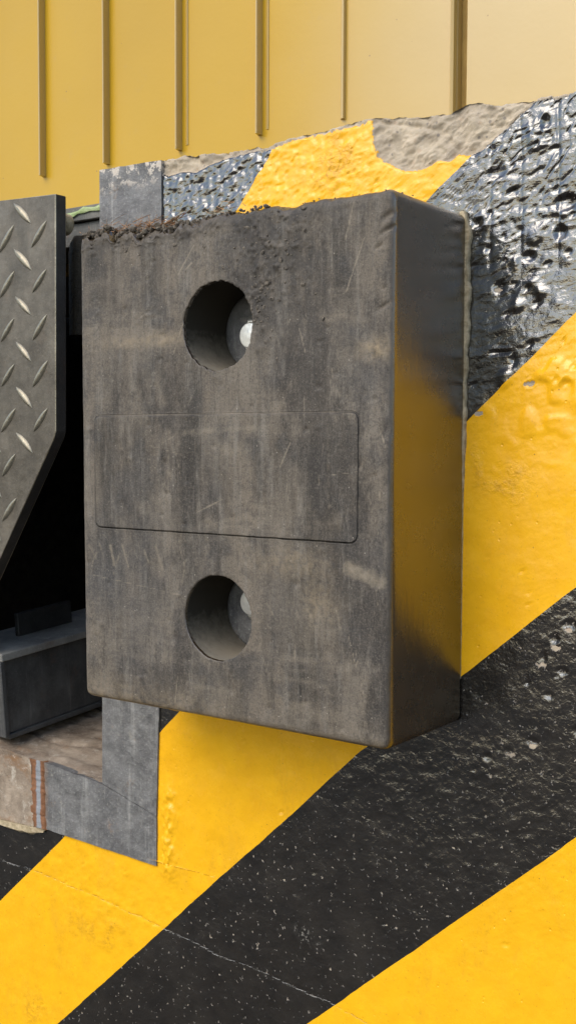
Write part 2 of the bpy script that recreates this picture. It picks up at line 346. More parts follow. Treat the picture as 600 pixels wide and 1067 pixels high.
rp = random.Random(3)
for _ in range(38): PITS.append((rp.uniform(.19, .36), rp.uniform(.08, .345), rp.uniform(.0015, .004), rp.uniform(.0015, .0035), rp.uniform(1., 2.2)))
for _ in range(60): PITS.append((rp.uniform(-.5, .36), rp.uniform(-.8, -.05), rp.uniform(.0012, .003), rp.uniform(.0012, .0025), rp.uniform(.5, 1.2)))
for _ in range(30): PITS.append((rp.uniform(-.1, .19), rp.uniform(.25, .35), rp.uniform(.0015, .003), rp.uniform(.0015, .003), rp.uniform(.8, 1.8)))
def stripe_black(x, z):                                       # which painted zone: used only for surface relief
    return (x > bx(2, z)) & (x < bx(3, z))
def wall_height(x, z):
    up_ = sstep(z+.25*np.clip(x-.2, 0, .2)*0, -.06, .14)
    blk = np.maximum(sstep(z-x*.9, .02-.10, .12-.10)*sstep(x, .05, .2), .0)*up_
    lo = 1-up_
    h = fbm(x*9, z*9, 3, 1)*.0022*(.5+.5*up_)
    rgt = sstep(x-.9*z, -.10, -.02)*sstep(x, .10, .14)
    h = h+up_*(fbm(x*60, z*140, 3, 11, .5)*.0010*(1-.45*rgt)+fbm(x*230, z*160, 3, 21)*.0004*(1-.5*rgt)+fbm(x*150, z*420, 2, 23)*.00022)
    ridg = 1-np.abs(fbm(x*42+3*fbm(x*12, z*12, 2, 8), z*95+2*fbm(x*15, z*15, 2, 9), 3, 31))
    h = h+blk*(-(sstep(ridg, .84, .98))*.0009+fbm(x*22, z*30, 2, 34)*.0008)
    h = h+up_*sstep(-x, -.16, -.10)*(np.sin(x*2*math.pi/.0115+2*fbm(x*8, z*30, 2, 77))*.00022+fbm(x*150, z*170, 3, 66, .6)*.0011)
    # vertical trowel joints in the upper right
    for jx in (.2475, .216, .285): h = h-up_*np.exp(-((x-jx-.002*fbm(z*30, z*0, 2, 5))/.0016)**2)*.0014*sstep(z, .17, .22)
    lump = sstep(fbm(x*38, z*45, 2, 41), .18, .65)
    h = h+lump*.0026*sstep(x, .19, .24)*sstep(z, -.02, .10)
    bb = np.exp(-(((x-.21)/.16)**2+((z+.36)/.13)**2))
    h = h+bb*(fbm(x*120, z*170, 3, 51)*.0005)
    h = h+lo*(fbm(x*40, z*40, 4, 61)*.00060)+lo*np.exp(-((x+.30)/.16)**2-((z+.55)/.06)**2)*fbm(x*90, z*90, 3, 99)*.0010
    h = h+np.exp(-((x+.197)/.012)**2)*sstep(-z, .37, .42)*sstep(z, -.52, -.49)*(.003+fbm(x*150, z*120, 3, 98)*.003)   # paint lump by the frame corner
    for (px, pz, rx, rz, dp) in PITS:
        q = ((x-px)/rx)**2+((z-pz)/rz)**2; near = q < 6
        h = h-np.where(near, np.exp(-q**1.6)*dp*.001-np.exp(-(np.sqrt(q)-1.35)**2*14)*dp*.00016, 0)
    sdb = np.maximum(poly_sd(x, z, PATCH), poly_sd(x, z, BAND))
    bare = sstep(sdb, -.001, .001)
    h = h*(1-bare*.8)-bare*(.0034-fbm(x*55, z*70, 5, 71, .65)*.0062)
    dc = seg_dist(x, z, CRACK)
    cm = .3+.7*sstep(fbm(x*30, z*30, 3, 88), -.1, .4)
    dc = dc+np.abs(fbm(x*70, z*70, 3, 87))*.004
    h = h-np.exp(-(dc/.0022)**2)*.0009*cm+np.exp(-((dc-.004)/.003)**2)*.0003*cm
    h = h-np.exp(-(seg_dist(x, z, CRACK2)/.002)**2)*.002
    return h
BND = [  # stripe boundary: x at height z, as (z, x) knots
    [(-1.0, -1.73), (.2852, -.365), (.3473, -.317)],
    [(-1.0, -1.36), (.2852, -.095), (.3473, -.0468)],
    [(-1.0, -1.14), (.1, -.055), (.2715, .1507), (.3434, .2455), (.40, .32)],
    [(-1.0, -.935), (-.6099, -.5106), (-.4908, -.38), (-.31, -.195), (.0492, .1966), (.1476, .3055), (.40, .585)],
    [(-1.0, -.664), (-.7485, -.3973), (-.3034, .0747), (-.2081, .1919), (-.1089, .3106), (.40, .90)],
    [(-1.0, -.414), (-.624, .0068), (-.3473, .3154), (.40, 1.15)],
    [(-1.0, -.16), (-.624, .26), (-.3473, .57), (.40, 1.40)],
    [(-1.0, .10), (.40, 1.65)]]
def bx(i, z):
    k = BND[i]; x = np.interp(z, [a for a, _ in k], [b for _, b in k])
    return x+fbm(z*26, z*0+i*5., 5, 100+i, .65)*.0018
def z_rows():
    r = list(np.arange(-.80, -.505, .0019))+list(np.arange(-.505, .30, .0019))+list(np.linspace(.30, .354, 38))
    return np.array(r)
def build_stripe(i, j, xl, rows):
    """one painted band between boundary i and j, as rows of points with finer columns near the bumper"""
    Z = rows; L = np.maximum(bx(i, Z) if i is not None else -9, xl(Z)); Rr = np.maximum(L, np.minimum(bx(j, Z) if j is not None else 9, 1.3))
    cols = []
    for a, b, st in ((-1.3, -.56, .02), (-.56, .36, .0019), (.36, 1.3, .02)):
        A_ = np.clip(L, a, b); B_ = np.clip(Rr, a, b); wmax = np.max(B_-A_)
        if wmax < 1e-5: continue
        nc = max(2, int(wmax/st)+1); q = np.linspace(0, 1, nc)[None, :]
        X = A_[:, None]*(1-q)+B_[:, None]*q
        X = np.clip(X, L[:, None], Rr[:, None])
        cols.append(X if not cols else X[:, 1:])
    X = np.hstack(cols); ZZ = np.repeat(Z[:, None], X.shape[1], 1)
    T = wall_top(X); return X, np.where(ZZ > .30, .30+(ZZ-.30)*(T-.30)/.054, ZZ)
def wall_part(name, mat, kind, i, j, label, zmin=-9, zmax=9):
    Vs, Fs, off = [], [], 0; A = {'bare': [], 'crack': [], 'zone': [], 'scuffed': []}
    def emit(X, Z, cap):
        nonlocal off
        H = wall_height(X, Z)
        paint_lip = 0
        Y = -H-.0004
        bare = np.maximum(poly_sd(X, Z, PATCH), poly_sd(X, Z, BAND))
        for (cx, cz, ra, rb) in CHIPS: bare = np.maximum(bare, (1-np.hypot((X-cx)/ra, (Z-cz)/rb))*.003)
        topd = wall_top(X)-Z
        bare = np.maximum(bare, .0022-topd+.002*fbm(X*60, Z*0, 3, 7))
        if kind == 'black' and i == 4: bare = np.maximum(bare, sum(np.exp(-(((X-a)/.0042)**2+((Z-b)/.0022)**2))*.0045 for a, b in ((.279, -.186), (.291, -.169), (.318, -.249), (.270, -.266), (.247, -.279), (.305, -.150)))-.0018)
        if kind == 'black' and i == 2: bare = np.maximum(bare, np.exp(-(((X-.2245)/.003)**2+((Z-.1742)/.003)**2))*.003-.002)
        zone = np.clip(sstep(Z, -.06, .14)+np.exp(-(((X-.21)/.16)**2+((Z+.36)/.13)**2))*.45, 0, 1)
        crack = np.minimum(seg_dist(X, Z+fbm(X*25, Z*25, 4, 86)*.003, CRACK), .05)
        scf_ = sum(np.exp(-(((X-a)/u)**2+((Z-b)/v)**2)) for a, b, u, v in ((.235, -.015, .035, .022), (.205, .02, .008, .05), (.005, -.525, .022, .014), (.02, -.56, .012, .006), (-.32, -.60, .06, .03), (-.44, -.74, .06, .04), (.04, .32, .06, .03)))*(.5+fbm(X*60, Z*60, 3, 85))
        if cap:                                               # roll over the arris and run back along the dock floor
            X = np.vstack([X]+[X[-1:]]*4); Zt = Z[-1:]
            Z = np.vstack([Z, Zt-.0002, Zt, Zt+.001, Zt]); Yt = Y[-1:]
            Y = np.vstack([Y, Yt*0+.003, Yt*0+.02, Yt*0+.1, Yt*0+.295])
            bare = np.vstack([bare]+[bare[-1:]*0+.01]*4); zone = np.vstack([zone]+[zone[-1:]]*4); crack = np.vstack([crack]+[crack[-1:]]*4); scf_ = np.vstack([scf_]+[scf_[-1:]]*4)
        r, c = X.shape; V = np.stack([X, Y, Z], -1).reshape(-1, 3)
        idx = np.arange(r*c).reshape(r, c)
        q = np.stack([idx[:-1, :-1], idx[:-1, 1:], idx[1:, 1:], idx[1:, :-1]], -1).reshape(-1, 4)
        wdt = np.maximum((X[:-1, 1:]-X[:-1, :-1]), (X[1:, 1:]-X[1:, :-1])).reshape(-1)
        q = q[wdt > 1e-5]
        used, inv = np.unique(q, return_inverse=True); V = V[used]; q = inv.reshape(-1, 4)
        Vs.append(V); Fs.append(q+off); off += len(V)
        for a, v in (('bare', bare), ('crack', crack), ('zone', zone), ('scuffed', scf_)): A[a].append(v.reshape(-1)[used])
    rows = z_rows(); rows = np.concatenate([np.linspace(-.95, -.802, 12), rows[rows < -.4863], [-.4862, -.4861], rows[rows > -.4860]]); rows = rows[(rows > zmin) & (rows < zmax)]
    X, Z = build_stripe(i, j, lambda z: np.where(z < -.48615, -1.3, np.interp(z, [-.49, -.43, -.30, .1], [-.2195, -.2185, -.2145, -.2095])), rows)
    if i is not None and i == 0: X, Z = X, Z
    emit(X, Z, zmax > 0)
    me = np_mesh(name, np.vstack(Vs), np.vstack(Fs), {a: np.concatenate(v) for a, v in A.items()})
    return link(name, me, mat, WALL, True, label=label)
WALL = thing('dock_wall', 'concrete loading dock wall painted in glossy yellow and black diagonal hazard stripes', 'wall', (0, 0, -.95))
wall_part('black_stripe', MB, 'black', 0, 1, 'short dark stripe by the top of the steel frame', zmin=-.48615)
wall_part('yellow_stripe', MY, 'yellow', 1, 2, 'yellow stripe above the bumper with bare concrete patch', zmin=-.48615)
wall_part('black_stripe', MB, 'black', 2, 3, 'pitted wet-looking black stripe at upper right', zmin=-.48615)
wall_part('black_stripe', MB, 'black', 2, 3, 'black stripe under the rusted sill', zmax=-.48615)
wall_part('yellow_stripe', MY, 'yellow', 3, 4, 'wide yellow stripe passing behind the bumper')
wall_part('black_stripe', MB, 'black', 4, 5, 'broad black stripe below the bumper')
wall_part('yellow_stripe', MY, 'yellow', 5, 6, 'yellow stripe in the lower right corner')
wall_part('black_stripe', MB, 'black', 6, 7, 'black stripe past the right edge')
wall_part('yellow_stripe', MY, 'yellow', 7, None, 'yellow stripe past the right edge')
def core(bm):
    box(bm, -.208, 1.3, .012, .295, -.49, .338); box(bm, -1.3, 1.3, .012, .295, -.94, -.51)
link('concrete_core', bm_mesh('concrete_core', core), MC, WALL)

# ------------------------------------------------------------------ rubber bumper
BUMP = thing('rubber_bumper', 'thick weathered black rubber dock bumper bolted to the striped wall', 'bumper', (0, 0, -.25))
BX0, BX1, BZ0, BZ1, BD = -.1965, .1925, -.2545, .2500, -.1425
HOLES = [(-.0075, .1400, .0437), (-.0060, -.1500, .0428)]
def bumper_mesh():
    bm = bmesh.new(); box(bm, BX0, BX1, BD, -.002, BZ0, BZ1)
    def sel(f): return [e for e in bm.edges if f(e)]
    def cst(e, ax, v): return all(abs(q.co[ax]-v) < 1e-5 for q in e.verts)
    es = sel(lambda e: cst(e, 1, BD) or (cst(e, 0, BX1) and cst(e, 2, BZ0)) or (cst(e, 0, BX0) and cst(e, 2, BZ0)) or (cst(e, 0, BX1) and cst(e, 2, BZ1)))
    bmesh.ops.bevel(bm, geom=es, offset=.009, segments=5, profile=.5, affect='EDGES')
    bmesh.ops.recalc_face_normals(bm, faces=bm.faces)
    me = bpy.data.meshes.new('bumper_base'); bm.to_mesh(me); bm.free()
    o = bpy.data.objects.new('bumper_base', me); COL.objects.link(o); cut = []
    for (hx, hz, r) in HOLES:
        b2 = bmesh.new(); bmesh.ops.create_cone(b2, cap_ends=True, segments=96, radius1=r, radius2=r, depth=.12)
        m2 = bpy.data.meshes.new('cut'); b2.to_mesh(m2); b2.free(); c = bpy.data.objects.new('cut', m2); COL.objects.link(c)
        c.rotation_euler = (math.pi/2, 0, 0); c.location = (hx, -.072-.06, hz); cut.append(c)
        md = o.modifiers.new('cut', 'BOOLEAN'); md.object = c; md.operation = 'DIFFERENCE'; md.solver = 'EXACT'
    rm = o.modifiers.new('remesh', 'REMESH'); rm.mode = 'VOXEL'; rm.voxel_size = .0016; rm.use_smooth_shade = True
    dg = bpy.context.evaluated_depsgraph_get(); dg.update()
    ev = o.evaluated_get(dg); out = bpy.data.meshes.new_from_object(ev)
    for c in cut+[o]: bpy.data.objects.remove(c)
    return out
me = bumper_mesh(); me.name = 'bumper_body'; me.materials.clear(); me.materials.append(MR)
n = len(me.vertices); V = np.empty(n*3, np.float32); me.vertices.foreach_get('co', V); V = V.reshape(-1, 3).astype(np.float64)
N = np.empty(n*3, np.float32); me.vertex_normals.foreach_get('vector', N); N = N.reshape(-1, 3)
x, y, z = V.T
isfront = sstep(-N[:, 1], .5, .9)*(y < BD+.012)
hole = np.zeros(n)
for (hx, hz, r) in HOLES: hole = np.maximum(hole, ((np.hypot(x-hx, z-hz) < r+.0022) & (y > BD+.0035)).astype(float))
# gentle warps of the old moulding
d = fbm(x*7, z*7, 3, 201)*.0012*isfront+fbm(x*45, z*45, 4, 202)*.00035*isfront
d += (1-isfront)*(1-hole)*fbm((x+y)*12, z*9, 3, 203)*.0006
# moulded rectangle stands a little proud
pcx, pcz, phx, phz, prr = -.0075, -.0065, .1665, .0600, .008
qx = np.abs(x-pcx-.0*z)-(phx-prr); qz = np.abs(z-pcz+.0)-(phz-prr)
psd = -(np.hypot(np.maximum(qx, 0), np.maximum(qz, 0))+np.minimum(np.maximum(qx, qz), 0)-prr)
d += isfront*sstep(psd, -.001, .001)*.0007
V2 = V+N*d[:, None]
# torn, crumbling top front edge; worst at the left
te = sstep(z, BZ1-.026, BZ1-.002)*sstep(-y, -BD-.045, -BD)
leftw = .30+.70*sstep(-x, -.06, .12)
chew = np.clip(.35+fbm(x*55, y*55, 4, 210, .6)*1.3+fbm(x*16, y*8, 2, 211)*.7, 0, 1.4)
V2[:, 2] -= te*leftw*chew*.013*sstep(-x, -.150, -.10)+te*.0010*fbm(x*70, y*60, 3, 212)
V2[:, 1] += sstep(z, BZ1-.012, BZ1)*sstep(-y, -BD-.01, -BD)*leftw*np.clip(fbm(x*60, z*60, 4, 213), -.2, 1)*.006*sstep(-x, -.150, -.10)
# crusty flakes right of the upper hole and along the torn edge
cl = np.exp(-(((x-.058)/.040)**2+((z-.200)/.038)**2))+.8*np.exp(-(((x-.045)/.012)**2+((z-.145)/.028)**2))+.5*sstep(z, .215, .245)*sstep(-x, -.12, 0)+.45*np.exp(-(((x+.105)/.016)**2+((z-.155)/.016)**2))
cl += .25*sstep(z, .2, .245)*sstep(-x, -.16, -.1)
flake = sstep(fbm(x*120, z*120, 5, 220, .68), -.05, .22)*(.5+fbm(x*300, z*300, 2, 221))
hd = np.zeros(n)+9
for (hx, hz, r) in HOLES: hd = np.minimum(hd, np.hypot(x-hx, z-hz)-r)
V2[:, 1] -= isfront*np.clip(cl, 0, 1)*flake*.0024*sstep(hd, 0, .003)
# ragged rim of the upper hole
for (hx, hz, r), am in zip(HOLES, (1.0, .25)):
    rr = np.hypot(x-hx, z-hz); ang = np.arctan2(z-hz, x-hx); rim = np.exp(-((rr-r)/.004)**2)*(y < BD+.006)
    jag = np.clip(fbm(ang*7, ang*0+hz*9, 4, 230, .6), -.4, 1)*am*.0022
    V2[:, 0] += np.cos(ang)*rim*jag; V2[:, 2] += np.sin(ang)*rim*jag
# little casting marks, pocks and the nicks near the right arris
r5 = random.Random(5)
for _ in range(120):
    px, pz = r5.uniform(BX0+.01, BX1-.01), r5.uniform(BZ0+.01, BZ1-.01); rr_ = r5.uniform(.0015, .0038); s_ = r5.choice((-1, -1, 1))*r5.uniform(.0004, .0013)
    near = (np.abs(x-px) < .012) & (np.abs(z-pz) < .012)
    V2[near, 1] -= isfront[near]*s_*np.exp(-(((x[near]-px)/rr_)**2+((z[near]-pz)/(rr_*r5.uniform(.5, 1.3)))**2))
for (px, pz, a_, b_, dpt) in ((.186, .226, .005, .003, .003), (.186, .214, .006, .002, .003), (.178, .2, .004, .0015, .002), (.184, .163, .003, .0012, .0015), (.183, .147, .006, .0018, .002), (.186, .035, .004, .008, .0012)):
    near = (np.abs(x-px) < .02) & (np.abs(z-pz) < .02) & (y < BD+.03)
    V2[near, 1] += dpt*np.exp(-(((x[near]-px)/a_)**2+((z[near]-pz-(x[near]-px)*.5)/b_)**2))
V2[:, 0] -= sstep(-x, .12, .19)*(z-BZ0)*.009            # the old block leans outward at its top left
# attributes
def strokes(L):
    s = np.zeros(n)
    for (x1, z1, x2, z2, wd, am) in L: s = np.maximum(s, am*np.exp(-(seg_dist(x, z, [(x1, z1), (x2, z2)])/wd)**2))
    return s
scf = [(-.19, -.118, -.055, -.131, .0010, .65), (-.165, .000, -.165, -.17, .001, .5), (.125, .05, .128, -.05, .003, .45), (.15, -.09, .182, -.10, .010, .8), (-.17, .0535, .15, .0535, .0015, .7), (-.05, .035, .05, .04, .006, .5), (0, .02, .03, .02, .012, .5)]
for k_ in range(9):
    a_ = -.185+k_*.016; scf += [(a_, -.082-r5.uniform(0, .006), a_+r5.uniform(.004, .014), -.098-r5.uniform(0, .01), r5.uniform(.0016, .0034), r5.uniform(.3, .75)), (a_+r5.uniform(.006, .013), -.094, a_+r5.uniform(-.002, .006), -.106-r5.uniform(0, .012), r5.uniform(.0014, .003), r5.uniform(.25, .7))]
for k_ in range(7):
    a_ = .055+k_*.016; scf += [(a_, -.125-r5.uniform(0, .008), a_+r5.uniform(.002, .012), -.142-r5.uniform(0, .012), r5.uniform(.0016, .003), r5.uniform(.25, .6))]
for k_ in range(70):
    a_, b_ = r5.uniform(BX0, BX1), r5.uniform(BZ0, BZ1); an = r5.gauss(math.pi/2, .35) if r5.random() < .65 else r5.uniform(0, 3.14); ll = r5.uniform(.01, .05)
    scf.append((a_, b_, a_+ll*math.cos(an), b_+ll*math.sin(an), r5.uniform(.0006, .0013), r5.uniform(.4, .9)))
scuff = strokes(scf)
tan_ = np.clip(.9*np.exp(-(((x-.176)/.018)**2+((z-.110)/.009)**2))+.6*np.exp(-(((x+.10)/.055)**2+((z-.130)/.007)**2))+.45*np.exp(-(((x-.085)/.045)**2+((z+.088)/.016)**2))+.55*np.exp(-(((x-.115)/.02)**2+((z+.125)/.02)**2))+.35*sstep(-z, .21, .2545)*sstep(-x, -.1, .1)+.5*sstep(z, .225, .25)*sstep(-x, -.05, .1)+.6*np.exp(-((z-BZ0)/.006)**2), 0, .9)
darkm = np.clip(cl*1.0*sstep(fbm(x*40, z*40, 3, 250), -.25, .3)+.62*np.exp(-(((x-.062)/.034)**4))*sstep(z, .06, .16)*(.7+.5*fbm(x*30, z*12, 3, 251))+.4*np.exp(-(((x-.115)/.014)**2+((z-.0)/.05)**2))+.9*sstep(z+.006*fbm(x*40, z*40, 3, 252), .229, .240)*(.45+.55*sstep(-x, -.08, .06)), 0, .88)
me.vertices.foreach_set('co', V2.astype(np.float32).ravel()); me.update()
for a, v in dict(hole=hole, panel=np.clip(psd, -.05, .05), scuff=scuff, tan=tan_, dark=darkm, dust=np.zeros(n)).items():
    at = me.attributes.new(a, 'FLOAT', 'POINT'); at.data.foreach_set('value', v.astype(np.float32))
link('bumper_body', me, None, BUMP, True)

def lathe(bm, prof, seg, cx, cz):                             # profile of (radius, y) about an axis along y
    rings = [[bm.verts.new((cx+r*math.cos(t*2*math.pi/seg), yy, cz+r*math.sin(t*2*math.pi/seg))) for t in range(seg)] for r, yy in prof]
    for a, b in zip(rings[:-1], rings[1:]):
        for t in range(seg): bm.faces.new((a[t], a[(t+1) % seg], b[(t+1) % seg], b[t]))
    bm.faces.new(rings[-1])
for (hx, hz, r), lab in zip(HOLES, ('zinc bolt in the upper hole', 'zinc bolt in the lower hole')):
    cx, cz = hx+.007, hz+(-.006 if hz > 0 else .011)
    def hexh(bm):
        lathe(bm, [(.0215, -.074), (.0215, -.086), (.0185, -.089)], 6, cx, cz)
        for v in bm.verts: pass
    bo = link('bolt', bm_mesh('bolt', hexh), M_ZINC, BUMP, False, label=lab)
    link('washer', bm_mesh('washer', lambda bm: lathe(bm, [(r-.0015, -.0700), (r-.0015, -.0752), (r-.004, -.0762), (.024, -.0766)], 48, hx, hz)), M_ANG, bo, True)
    link('shaft_end', bm_mesh('shaft_end', lambda bm: lathe(bm, [(.0135, -.088), (.0135, -.0975), (.0122, -.0990), (.0030, -.0996)], 24, cx, cz)), M_ZINC, bo, False)
# old mortar / paint crust showing past the back edge on the right
def crust(bm):
    zs = np.linspace(-.21, .252, 130); L = []
    for q in zs:
        wd = np.interp(q, [-.21, -.05, .01, .05, .10, .18, .235, .252], [.0012, .0016, .0026, .0058, .0070, .0082, .0070, .001])
        wd = .1912+wd*.8*(.85+.45*float(fbm(q*70, 3.1, 4, 300, .6)))
        L.append([bm.verts.new((.186, -.0005, q)), bm.verts.new((.186, -.0050, q)), bm.verts.new((wd-.001, -.0052+.0008*float(fbm(q*200, 1., 3, 301)), q)), bm.verts.new((wd, -.003, q)), bm.verts.new((wd, .002, q))])
    for a, b in zip(L[:-1], L[1:]):
        for i in range(4): bm.faces.new((a[i], a[i+1], b[i+1], b[i]))
link('mortar_bedding', bm_mesh('mortar_bedding', crust), M_SEAL, BUMP, False, label='sandy mortar strip along the back edge')

# loose dirt and straw caught on top of the bumper
def chunk_mesh(pts, seed, name):
    bm = bmesh.new(); rr = random.Random(seed)
    for (px, py, pz, s) in pts:
        g = bmesh.ops.create_icosphere(bm, subdivisions=1, radius=s)
        sc_ = Vector((rr.uniform(.6, 1.5), rr.uniform(.6, 1.3), rr.uniform(.4, 1.0))); rt_ = Matrix.Rotation(rr.uniform(0, 6.28), 3, (rr.random(), rr.random(), rr.random()+.1))
        for v in g['verts']:
            p = rt_ @ Vector((v.co.x*sc_.x, v.co.y*sc_.y, v.co.z*sc_.z))*rr.uniform(.75, 1.25); v.co = p+Vector((px, py, pz))
    me_ = bpy.data.meshes.new(name); bm.to_mesh(me_); bm.free(); return me_
rd = random.Random(11); pts = []
def top_z(px, py):
    te_ = float(sstep(-py, -BD-.045, -BD)); lw = .30+.70*float(sstep(-px, -.06, .12))
    ch = min(max(.35+float(fbm(px*55, py*55, 4, 210, .6))*1.3+float(fbm(px*16, py*8, 2, 211))*.7, 0), 1.4)
    return BZ1-te_*lw*ch*.013*float(sstep(-px, -.150, -.10))
for _ in range(1100):
    px = -.197+.25*rd.random()**1.5; py = BD+.002+rd.random()**1.2*.06; s = rd.uniform(.0006, .0030)*(1.25 if px < -.05 else .8)
    pile = .004*max(0, math.sin((px+.2)*30)*.5+.5)*(1 if px < -.02 else .3)*rd.random()
    pts.append((px, py, top_z(px, py)+s*.3+pile, s))
for _ in range(120):
    px = rd.uniform(-.02, .19); py = BD+.004+rd.random()*.06; s = rd.uniform(.0004, .0012); pts.append((px, py, top_z(px, py)+s*.3, s))
tag(link('dirt_crumbs', chunk_mesh(pts, 4, 'dirt_crumbs'), M_DIRT), kind='stuff', label='dark crumbs of dirt along the top edge of the bumper', category='dirt')
fl = []
while len(fl) < 190:
    px, pz = rd.gauss(.055, .034), rd.gauss(.200, .034)
    if rd.random() < .25: px, pz = rd.uniform(-.16, .10), BZ1-abs(rd.gauss(0, .014))-.004
    if rd.random() < .12: px, pz = rd.gauss(.042, .006), rd.gauss(.145, .022)
    if pz > BZ1-.006 or px > .12 or math.hypot(px-HOLES[0][0], pz-HOLES[0][1]) < .0455: continue
    fl.append((px, BD-.0001, pz, min(.0026, rd.expovariate(1200)+.0004)))
fm = chunk_mesh(fl, 8, 'rubber_flakes')
for v in fm.vertices: v.co.y = BD+(v.co.y-BD)*.55
link('rubber_flakes', fm, plain('rubber_crumb_grey', (.035, .031, .027), (.20, .17, .135), .9, 260, .0006), BUMP, False, kind='stuff', label='crumbling flakes stuck beside the upper hole')
def straws(bm):
    rr = random.Random(21)
    for k_ in range(150):
        px = rr.choice((rr.gauss(-.13, .03), rr.gauss(-.10, .02), rr.uniform(-.19, .03))); py = BD+rr.uniform(.001, .03)
        pz = top_z(px, py)+rr.uniform(.002, .010); a_ = rr.uniform(0, math.pi); e_ = rr.uniform(-.15, .55); L_ = rr.uniform(.006, .024); r_ = rr.uniform(.0003, .0006)
        dv = Vector((math.cos(a_)*math.cos(e_), math.sin(a_)*math.cos(e_)*.5, math.sin(e_))).normalized(); sd_ = dv.cross(Vector((.1, .3, 1))).normalized(); u_ = dv.cross(sd_); prev = None
        for s_ in range(4):
            c_ = Vector((px, py, pz))+dv*(L_*s_/3)+sd_*(math.sin(s_)*L_*.06)
            ring = [bm.verts.new(c_+(sd_*math.cos(t)+u_*math.sin(t))*r_*(1-.2*s_)) for t in (0, 2.1, 4.2)]
            if prev:
                for t in range(3): bm.faces.new((prev[t], prev[(t+1) % 3], ring[(t+1) % 3], ring[t]))
            prev = ring
tag(link('dry_straw', bm_mesh('dry_straw', straws), M_STRAW), kind='stuff', label='brown dry needles lying on top of the bumper at the left', category='straw')

# ------------------------------------------------------------------ steel corner frame of the pit
FR = thing('steel_corner_frame', 'grey galvanised angle iron framing the leveller pit beside the bumper', 'frame', (-.26, 0, -.5))
def rough_poly(bm, pts, y0, y1, step=.008, amp=.0006, seed=1):
    out = []
    for i, (a, b) in enumerate(zip(pts, pts[1:]+pts[:1])):
        L_ = math.hypot(b[0]-a[0], b[1]-a[1]); k_ = max(1, int(L_/step)); nx_, nz_ = (b[1]-a[1])/L_, -(b[0]-a[0])/L_
        for q in range(k_):
            t = q/k_; o_ = 0 if q == 0 else float(fbm((a[0]+a[1]*3+t*L_)*90, i*7.+seed, 3, seed))*amp
            out.append((a[0]+(b[0]-a[0])*t+nx_*o_, a[1]+(b[1]-a[1])*t+nz_*o_))
    prism(bm, out, y0, y1)
def vert_angle(bm):
    rough_poly(bm, [(-.3075, -.4062), (-.2162, -.4302), (-.2118, -.30), (-.2065, .10), (-.2060, .3565), (-.3070, .3585)], -.0032, .0085, .008, .0007, 3)
    box(bm, -.3075, -.2985, .0087, .11, -.4040, .3575)
link('vertical_angle', bm_mesh('vertical_angle', vert_angle), M_ANG, FR)
link('sill_angle', bm_mesh('sill_angle', lambda bm: rough_poly(bm, [(-.4140, -.4865), (-.2170, -.4925), (-.2163, -.4312), (-.3080, -.4072), (-.4155, -.3975)], -.0030, .0085, .008, .0006, 4)), M_ANG, FR)
link('rusted_sill_angle', bm_mesh('rusted_sill_angle', lambda bm: rough_poly(bm, [(-.90, -.5080), (-.4360, -.4875), (-.4405, -.3960), (-.90, -.3580)], -.0034, .0085, .010, .0010, 5)), M_RUSTY, FR, label='rust stained left length of the sill')
def weld(bm):
    rings = []
    for i in range(70):
        t = i/69; zz = -.3958-.0915*t; xx = -.4275+.0012*math.sin(t*7)+.0035*t
        e0, e1 = float(fbm(t*6, 1., 2, 501))*.0025, float(fbm(t*6, 9., 2, 502))*.0025; rp_ = .0008*float(fbm(t*22, 4., 3, 503))
        rings.append([bm.verts.new((xx+a, b_+(rp_ if 0 < k_ < 6 else 0), zz)) for k_, (a, b_) in enumerate(((-.0150+e0, .004), (-.0140+e0, -.0034), (-.0055, -.0040), (0, -.0034), (.0055, -.0042), (.0120+e1, -.0033), (.0135+e1, .004)))])
    for a, b in zip(rings[:-1], rings[1:]):
        for i in range(6): bm.faces.new((a[i], a[i+1], b[i+1], b[i]))
def weld_mat():
    k = M('rust_edged_weld'); px = k.xyz(k.tc.outputs['Object'])
    xx = k.add(k.add(px[0], .4258), k.mul(k.op('SUBTRACT', k.noise(60, 4, .6), .5), .008))
    mid = k.rmp(k.op('ABSOLUTE', xx), .0055, .0030)
    rust = k.mix(k.noise(140, 6, .75), (.12, .045, .018), (.34, .17, .09))
    return k.out(k.mix(mid, rust, k.mix(k.noise(90, 5, .7), (.20, .22, .25), (.36, .37, .39))), .75, 0., k.bump(k.noise(180, 6, .75), .0025), .3)
link('weld_seam', bm_mesh('weld_seam', weld), weld_mat(), FR, True, label='rusty vertical weld joining two sill lengths')
def ledge(bm):
    nx_, ny_ = 120, 60; G = []
    for j in range(ny_+1):
        row = []
        for i in range(nx_+1):
            xx = -.90+.5925*i/nx_; yy = -.0030+.30*j/ny_
            z0 = np.interp(xx, [-.90, -.4405, -.4155, -.308], [-.3580, -.3960, -.3975, -.4070])
            hh = float(fbm(xx*30, yy*45, 4, 401))*.0035*min(1, j/3)-.003*math.exp(-((yy-.075-.015*math.sin(xx*30))/.004)**2)
            row.append(bm.verts.new((xx, yy, z0-.0005+hh+.020*(yy/.3))))
        G.append(row)
    for j in range(ny_):
        for i in range(nx_): bm.faces.new((G[j][i], G[j][i+1], G[j+1][i+1], G[j+1][i]))
link('sill_ledge', bm_mesh('sill_ledge', ledge), M_RUSTY, FR, True, label='rusty top leg of the sill')
